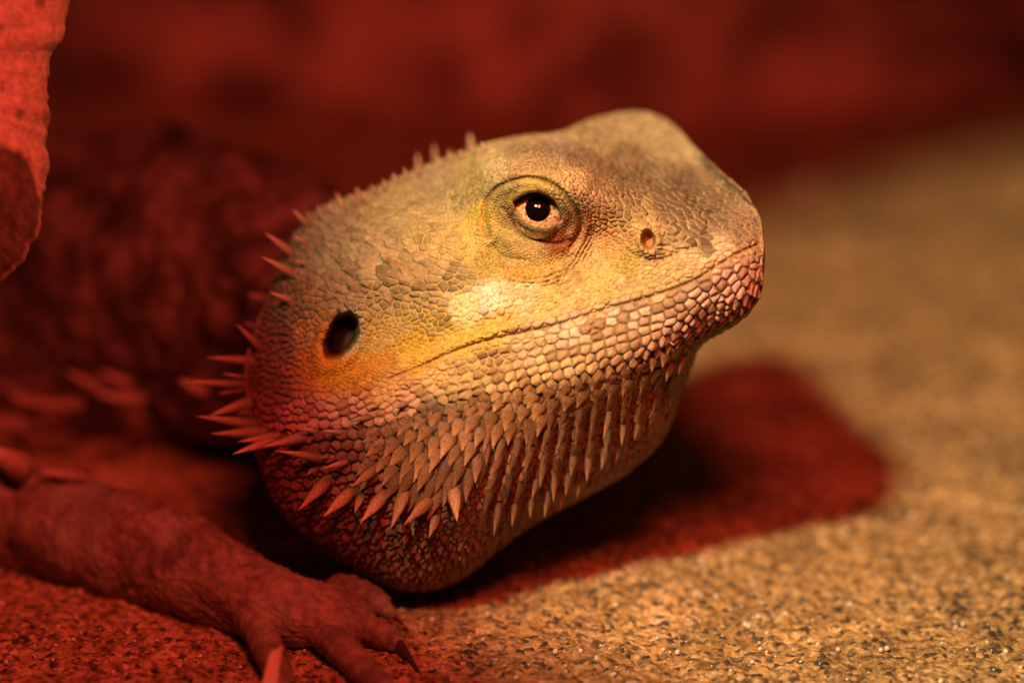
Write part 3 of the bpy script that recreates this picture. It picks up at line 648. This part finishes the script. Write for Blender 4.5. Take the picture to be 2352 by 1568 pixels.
# crest spines on the far side of the skull (soft in the photograph)
for (x0, y0, x1, y1, w_, z_) in [(1085,352,1079,306,30,-560),(1040,372,1034,344,20,-560),(1003,384,996,330,26,-570),(965,400,958,352,24,-560),(905,425,900,405,16,-400),(856,446,850,427,14,-360),
      (830,456,818,431,20,-350),(788,470,771,444,22,-340),(755,492,733,471,18,-330),(620,690,570,676,34,-430),(870,445,866,428,12,-380),(600,760,560,740,24,-420),(575,900,528,880,26,-330)]:
    put_spine(cone[1], 'spine', units(np.array(x0), np.array(y0), np.array(z_)), units(np.array(x1), np.array(y1), np.array(z_-10)), w_, (0, 0, 1))
# dagger scales hanging in rows under the jaw
rowx = [850, 1000, 1200, 1400, 1500, 1590]; rowy = [1000, 945, 905, 858, 822, 780]
cnt = 0
def lay(xx, yy, ang, ln, wd_, lift, pool):
    global cnt
    p, n_ = on_head(xx, yy); p0 = p-n_*wd_*.04
    dx, dy2 = math.cos(R(ang))*ln, -math.sin(R(ang))*ln
    q, _ = on_head(xx+dx, yy-dy2)
    zq = q[2] if abs(q[2]-p[2]) < ln else p[2]-.2*ln
    if xx > 1440: zq = min(zq, p[2]-.12*ln); lift = min(lift, 3.)
    tipp = np.array([p[0]+dx, p[1]+dy2, zq])+n_*lift
    put_spine(random.choice(pool), 'beard_scale', p0, tipp, wd_, n_); cnt += 1
for k in range(8):
    x = 862+(k % 2)*18.
    while x < 1575:
        yy = float(np.interp(x, rowx, rowy))+30*k; xx = x-.12*30*k+random.uniform(-4, 4)
        kmax = np.interp(x, [860, 1000, 1100, 1130, 1590], [3, 6, 6, 2.2, 1.6])
        if k <= kmax:
            ang = np.interp(x, [860, 960, 1080, 1200, 1400, 1590], [140, 120, 108, 104, 106, 110])+random.uniform(-10, 10)
            ln = min(80, (36+8.5*k)*random.uniform(.88, 1.2)); wd_ = (43-1.8*k-9*float(sstep(1300, 1550, np.array(x))))*random.uniform(.88, 1.1)
            if x > 1300: ln *= .85
            lay(xx, yy, ang, ln, wd_, ln*(.06+.045*k)*random.uniform(.7, 1.3), dag if k < 4 else lng)
        x += 36-6*float(sstep(1300, 1550, np.array(x)))
# long overlapping scales along the hanging folds of the throat
for n_l in range(31, 53):
    lane0 = 34*(n_l+.5)
    y = None
    for m_ in range(9):
        if y is None:
            xg = lane0; 
            for _ in range(4): yj = float(np.interp(xg, rowx, rowy))+56; xg = lane0-(yj-900)*.22-8*math.sin(yj/60.)
            y = yj+random.uniform(-8, 8)
        else: y += random.uniform(33, 44)
        xx = lane0-(y-900)*.22-8*math.sin(y/60.)
        if xx < 1105 or xx > 1585: break
        low = np.interp(xx, [1105, 1150, 1250, 1350, 1450, 1560], [1195, 1180, 1150, 1085, 1010, 930])
        if y > low: break
        ln = random.uniform(46, 74)*(1 if xx < 1420 else .75); w_ = random.uniform(19, 26)*(1 if xx < 1420 else .8)
        lay(xx, y, 104+random.uniform(-9, 9), ln, w_, ln*random.uniform(.04, .14), lng)
print('daggers', cnt)
# flank spines, soft in the distance
for (x0, y0, x1, y1, w_, z_) in [(90,935,20,905,60,-1000),(190,935,60,925,60,-980),(60,985,-60,960,70,-960),(240,905,150,850,50,-1000),(330,925,225,905,60,-900),(470,905,410,870,50,-750),(300,890,230,850,40,-1000),(200,1100,90,1080,50,-420),(60,1080,-40,1020,90,-420)]:
    put_spine(cone[0], 'spine', units(np.array(x0), np.array(y0), np.array(z_)), units(np.array(x1), np.array(y1), np.array(z_+30)), w_, (0, .5, .8))
for k in range(34):
    x0 = random.uniform(0, 520); y0 = random.uniform(600, 980); L_ = random.uniform(35, 70)
    z0 = -1050-.9*max(0, 520-x0)+190*random.random()
    put_spine(cone[0], 'spine', units(np.array(x0), np.array(y0), np.array(z0)), units(np.array(x0-L_), np.array(y0-L_*.35), np.array(z0+40)), random.uniform(24, 40), (0, .5, .8))
def HC_(x0, y0, h0, x1, y1, h1, w_): return (x0, y0, HG(x0, y0, h0, 0, 0)[2], x1, y1, HG(x1, y1, h1, 0, 0)[2], w_)
# claws
m_claw, nt, b = newmat('claw_horn'); b.inputs['Base Color'].default_value = (.06, .035, .025, 1); b.inputs['Roughness'].default_value = .35
claw = spine_mesh('claw', [(0, 1.), (.3, .8), (.6, .5), (.85, .25), (1, .01)], 1.2, -.25); claw.materials.append(m_claw)
for (x0, y0, z0, x1, y1, z1, w_) in [HC_(915,1478,22,968,1546,4,26),HC_(920,1638,16,945,1680,3,24),HC_(652,1618,16,660,1665,3,24),HC_(897,1408,26,930,1436,6,18)]:
    put_spine(claw, 'claw', units(np.array(x0), np.array(y0), np.array(z0)), units(np.array(x1), np.array(y1), np.array(z1)), w_, (0, .6, .8))

# =================================================================== GROUND (sandstone)
m_rock, nt, b = newmat('sandstone')
tc = N(nt, 'ShaderNodeTexCoord')
def vor(scale, rand=1.):
    v = N(nt, 'ShaderNodeTexVoronoi', i_Scale=scale, i_Randomness=rand); nt.links.new(tc.outputs['Object'], v.inputs['Vector']); return v
v1 = vor(1/(14*S)); sx = N(nt, 'ShaderNodeSeparateColor'); nt.links.new(v1.outputs['Color'], sx.inputs[0])
rp = N(nt, 'ShaderNodeValToRGB'); els = rp.color_ramp.elements
els[0].position = 0; els[0].color = (.07, .055, .045, 1); els[1].position = 1; els[1].color = (.60, .45, .27, 1)
for p_, c_ in ((.10, (.12, .09, .06)), (.20, (.36, .22, .085)), (.5, (.46, .285, .11)), (.8, (.52, .35, .16))):
    q = els.new(p_); q.color = (*c_, 1)
nt.links.new(sx.outputs[0], rp.inputs[0])
nb = N(nt, 'ShaderNodeTexNoise', i_Scale=1/(240*S), i_Detail=6., i_Roughness=.6); nt.links.new(tc.outputs['Object'], nb.inputs['Vector'])
mr = N(nt, 'ShaderNodeMapRange'); mr.inputs[1].default_value = .3; mr.inputs[2].default_value = .7; mr.inputs[3].default_value = .55; mr.inputs[4].default_value = 1.35; nt.links.new(nb.outputs['Fac'], mr.inputs[0])
n3 = N(nt, 'ShaderNodeTexNoise', i_Scale=1/(26*S), i_Detail=3.); nt.links.new(tc.outputs['Object'], n3.inputs['Vector'])
r3 = N(nt, 'ShaderNodeMapRange'); r3.inputs[1].default_value = .36; r3.inputs[2].default_value = .52; r3.inputs[3].default_value = .40; r3.inputs[4].default_value = 1.05; nt.links.new(n3.outputs['Fac'], r3.inputs[0])
mm = N(nt, 'ShaderNodeMath', operation='MULTIPLY'); nt.links.new(mr.outputs[0], mm.inputs[0]); nt.links.new(r3.outputs[0], mm.inputs[1])
mx = N(nt, 'ShaderNodeMix', data_type='RGBA', blend_type='MULTIPLY'); mx.inputs[0].default_value = 1
nt.links.new(rp.outputs[0], mx.inputs[6]); nt.links.new(mm.outputs[0], mx.inputs[7]); nt.links.new(mx.outputs[2], b.inputs['Base Color'])
b.inputs['Roughness'].default_value = .6
bp = N(nt, 'ShaderNodeBump', i_Strength=.9, i_Distance=5*S); bp.invert = True; nt.links.new(v1.outputs['Distance'], bp.inputs['Height'])
bp2 = N(nt, 'ShaderNodeBump', i_Strength=.8, i_Distance=8*S); nt.links.new(n3.outputs['Fac'], bp2.inputs['Height']); nt.links.new(bp.outputs[0], bp2.inputs['Normal']); nt.links.new(bp2.outputs[0], b.inputs['Normal'])
gxs = np.concatenate([np.linspace(-4200, -1400, 60, endpoint=False), np.linspace(-1400, 1500, 620, endpoint=False), np.linspace(1500, 5200, 120)])
gys = np.concatenate([np.linspace(-1300, -500, 40, endpoint=False), np.linspace(-500, 900, 330, endpoint=False), np.linspace(900, 4700, 120)])
gX, gY = np.meshgrid(gxs, gys)
def ground_h(x, y):
    p = np.stack([x/900, y/900, 0*x], -1); h = 26*fbm(p, 3)-10
    # dips away under the beard and rises a little at the right and far
    return h + 18*np.exp(-((x-900)/500)**2-((y-700)/700)**2) + 14*sstep(800, 2600, x)*sstep(0, 2500, y)*6 - 40*np.exp(-((x+350)/350)**2-((y-150)/260)**2)
gZ = ground_h(gX, gY); pp_ = np.stack([gX, gY, 0*gX], -1)
gZ = gZ + 6*fbm(pp_/40., 2)+4.5*vnoise(pp_/11.)+3*np.abs(vnoise(pp_/8.))
GV = np.stack([gX, gY, gZ], -1).reshape(-1, 3)*S
g = obj('ground', mesh_np('ground', GV, grid_quads(len(gys), len(gxs))), m_rock, kind='structure')
g['label'] = 'speckled sandstone slab the lizard rests on'
# loose quartz grains that glint on the slab
m_q, nt, b = newmat('quartz'); b.inputs['Base Color'].default_value = (.75, .72, .62, 1); b.inputs['Roughness'].default_value = .08; b.inputs['Coat Weight'].default_value = .6
qv, qf = [], []; o0 = 0
ico = np.array([(0,0,1),(.9,0,.4),(.28,.85,.4),(-.72,.53,.4),(-.72,-.53,.4),(.28,-.85,.4),(.72,.53,-.4),(-.28,.85,-.4),(-.9,0,-.4),(-.28,-.85,-.4),(.72,-.53,-.4),(0,0,-1)])
icf = [(0,1,2),(0,2,3),(0,3,4),(0,4,5),(0,5,1),(1,6,2),(2,7,3),(3,8,4),(4,9,5),(5,10,1),(6,7,2),(7,8,3),(8,9,4),(9,10,5),(10,6,1),(11,7,6),(11,8,7),(11,9,8),(11,10,9),(11,6,10)]
for k in range(1500):
    x = random.uniform(-1400, 2000); y = random.uniform(-500, 1500)
    r_ = random.choice((2, 3, 4, 4, 5, 7))*random.uniform(.7, 1.2)
    if k > 1480: x = random.uniform(-1500, 1500); y = random.uniform(2600, 3900); r_ = random.uniform(14, 26)  # larger far pebbles added to blur into soft discs of light
    z = float(ground_h(np.array(x), np.array(y)))+2
    rot = np.linalg.qr(rng.normal(size=(3, 3)))[0]
    v = (ico*rng.uniform(.7, 1.2, (12, 1)))@rot*r_+np.array([x, y, z+r_*.4]); qv.append(v); qf += [(a+o0, b_+o0, c+o0) for a, b_, c in icf]; o0 += 12
obj('quartz_grains', mesh_np('quartz_grains', np.vstack(qv)*S, qf, smooth=False), m_q, kind='stuff')['label'] = 'tiny glinting quartz grains on the sandstone, with larger far pebbles added for blurred discs of light'
# =================================================================== BACKGROUND ROCK
m_far, nt, b = newmat('far_rock')
tc = N(nt, 'ShaderNodeTexCoord')
n1 = N(nt, 'ShaderNodeTexNoise', i_Scale=1/(330*S), i_Detail=5., i_Distortion=.4); nt.links.new(tc.outputs['Object'], n1.inputs['Vector'])
rp = N(nt, 'ShaderNodeValToRGB'); els = rp.color_ramp.elements; els[0].position = .38; els[0].color = (.07, .05, .035, 1); els[1].position = .64; els[1].color = (.54, .36, .23, 1)
nt.links.new(n1.outputs['Fac'], rp.inputs[0]); nt.links.new(rp.outputs[0], b.inputs['Base Color']); b.inputs['Roughness'].default_value = .85
nx, nz_ = 220, 120
xs = np.linspace(-6500, 6500, nx); tt = np.linspace(0, 1, nz_)
XX, TT = np.meshgrid(xs, tt)
top = np.interp(XX, [-6500, 0, 700, 1060, 1350, 1650, 2200, 6500], [1500, 1300, 700, 420, 300, 215, 150, 100])
ZZ = TT*(top+60)-60; YY = 4150+500*TT**1.6
pb = np.stack([XX/1100, YY/1100, ZZ/1100], -1); dsp = fbm(pb, 4)
YY = YY+260*dsp; ZZ = ZZ+60*dsp*TT
# back side so that the rock is solid
BV = np.stack([XX, YY, ZZ], -1); BK = BV[::-1].copy(); BK[..., 1] = 5400
allv = np.concatenate([BV, BK], 0)
o = obj('rock', mesh_np('rock', allv.reshape(-1, 3)*S, grid_quads(nz_*2, nx)), m_far)
o['label'] = 'large blurred red-lit rock behind the lizard'; o['category'] = 'rock'
# =================================================================== BARK at the left edge
m_bark, nt, b = newmat('bark')
at = N(nt, 'ShaderNodeAttribute', attribute_name='col'); tc = N(nt, 'ShaderNodeTexCoord')
n1 = N(nt, 'ShaderNodeTexNoise', i_Scale=1/(22*S), i_Detail=5., i_Roughness=.6, i_Distortion=.8); mp = N(nt, 'ShaderNodeMapping'); mp.inputs['Scale'].default_value = (1, 1, .8)
nt.links.new(tc.outputs['Object'], mp.inputs[0]); nt.links.new(mp.outputs[0], n1.inputs['Vector'])
mr = N(nt, 'ShaderNodeMapRange'); mr.inputs[1].default_value = .3; mr.inputs[2].default_value = .62; mr.inputs[3].default_value = .6; mr.inputs[4].default_value = 1.1; nt.links.new(n1.outputs['Fac'], mr.inputs[0])
mx = N(nt, 'ShaderNodeMix', data_type='RGBA', blend_type='MULTIPLY'); mx.inputs[0].default_value = 1
nt.links.new(at.outputs['Color'], mx.inputs[6]); nt.links.new(mr.outputs[0], mx.inputs[7]); nt.links.new(mx.outputs[2], b.inputs['Base Color']); b.inputs['Roughness'].default_value = .7
bp = N(nt, 'ShaderNodeBump', i_Strength=.6, i_Distance=6*S); nt.links.new(n1.outputs['Fac'], bp.inputs['Height']); nt.links.new(bp.outputs[0], b.inputs['Normal'])
edge = smooth_pl([(185,-160),(172,-60),(160,0),(150,60),(142,95),(118,125),(112,180),(112,240),(117,270),(110,300),(107,340),(114,375),(105,420),(98,480),(88,540),(70,565),(60,590),(35,620),(0,650),(-60,690),(-140,720)], 260)
ex, ey = edge[:, 0], edge[:, 1]
ex = ex+3.0*fbm(np.stack([ex/14, ey/14, 0*ex], -1), 2)
nu = 90; tu = np.linspace(0, 1, nu)[:, None]
cxx, cyy = -420., 120.
bxx = ex[None]*(1-tu)+(cxx+.15*(ex[None]-cxx))*tu; byy = ey[None]*(1-tu)+(cyy+.15*(ey[None]-cyy))*tu
zz_ = 40+150*np.sin(np.minimum(tu*2.2, 1)*math.pi/2)**.7*1.0+0*bxx
pn = np.stack([bxx/60, byy/90, 0*bxx], -1); zz_ = zz_+9*fbm(pn, 4)*np.minimum(1, tu*6)
fr = units(bxx, byy, zz_); bk = units(bxx+0*bxx, byy, 40-140*np.minimum(1, tu*1.5)-20)[::-1]
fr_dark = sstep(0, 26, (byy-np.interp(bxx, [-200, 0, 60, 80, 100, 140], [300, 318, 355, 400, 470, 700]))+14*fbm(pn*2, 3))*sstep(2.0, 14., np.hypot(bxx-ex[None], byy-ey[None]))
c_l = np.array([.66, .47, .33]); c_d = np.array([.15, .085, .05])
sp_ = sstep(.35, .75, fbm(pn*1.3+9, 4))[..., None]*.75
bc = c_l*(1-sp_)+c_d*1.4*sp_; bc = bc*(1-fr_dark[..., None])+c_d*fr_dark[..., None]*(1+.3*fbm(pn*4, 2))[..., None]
bv = np.concatenate([bk[:-1], fr[:1]*0+fr[:1], fr[1:]], 0) if False else np.concatenate([bk, fr], 0)
bcol = np.concatenate([bc[::-1], bc], 0)
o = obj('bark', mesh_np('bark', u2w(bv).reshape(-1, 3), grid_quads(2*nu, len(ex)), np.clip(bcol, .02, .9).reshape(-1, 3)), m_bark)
o['label'] = 'curved piece of pale orange bark with dark lower patch at the upper left edge'; o['category'] = 'bark'
# =================================================================== SPLINTER in front of the toes
m_sp, nt, b = newmat('splinter_wood'); tc = N(nt, 'ShaderNodeTexCoord')
wv = N(nt, 'ShaderNodeTexNoise', i_Scale=3., i_Detail=4.); mp = N(nt, 'ShaderNodeMapping'); mp.inputs['Scale'].default_value = (.6, 9, 9); nt.links.new(tc.outputs['Object'], mp.inputs[0]); nt.links.new(mp.outputs[0], wv.inputs[0])
rp = N(nt, 'ShaderNodeValToRGB'); rp.color_ramp.elements[0].position = .35; rp.color_ramp.elements[0].color = (.75, .5, .3, 1); rp.color_ramp.elements[1].position = .65; rp.color_ramp.elements[1].color = (.92, .8, .6, 1)
nt.links.new(wv.outputs['Fac'], rp.inputs[0]); nt.links.new(rp.outputs[0], b.inputs['Base Color'])
ns = 14; s_ = np.linspace(0, 1, ns); ringp = np.array([(-.5, -.3), (.5, -.35), (.55, .1), (.1, .4), (-.45, .3)])
SVv = np.zeros((ns, 5, 3))
for i in range(ns):
    wdt = 40*(1-.35*s_[i]) ; jag = np.array([0, 8, 14, 4, -6])*(1 if i == ns-1 else 0)
    cx_, cy_, cz_ = 600+(637-600)*s_[i]+3*math.sin(s_[i]*5), 1620+(1492-1620)*s_[i], 300-25*s_[i]
    for k in range(5):
        SVv[i, k] = units(np.array(cx_+ringp[k, 0]*wdt), np.array(cy_-jag[k]+2*random.random()), np.array(cz_+ringp[k, 1]*wdt))
caps = [[(ns-1)*5+k for k in range(5)]]
me = bpy.data.meshes.new('wood_splinter')
loc0 = u2w(SVv.reshape(-1, 3).mean(0))
me.from_pydata((u2w(SVv).reshape(-1, 3)-loc0).tolist(), [], grid_quads(ns, 5, True).tolist()+caps+[[4, 3, 2, 1, 0]])
o = obj('wood_splinter', me, m_sp); o.location = loc0.tolist(); o['label'] = 'small bright orange wood splinter sticking up in front of the toes'; o['category'] = 'splinter'
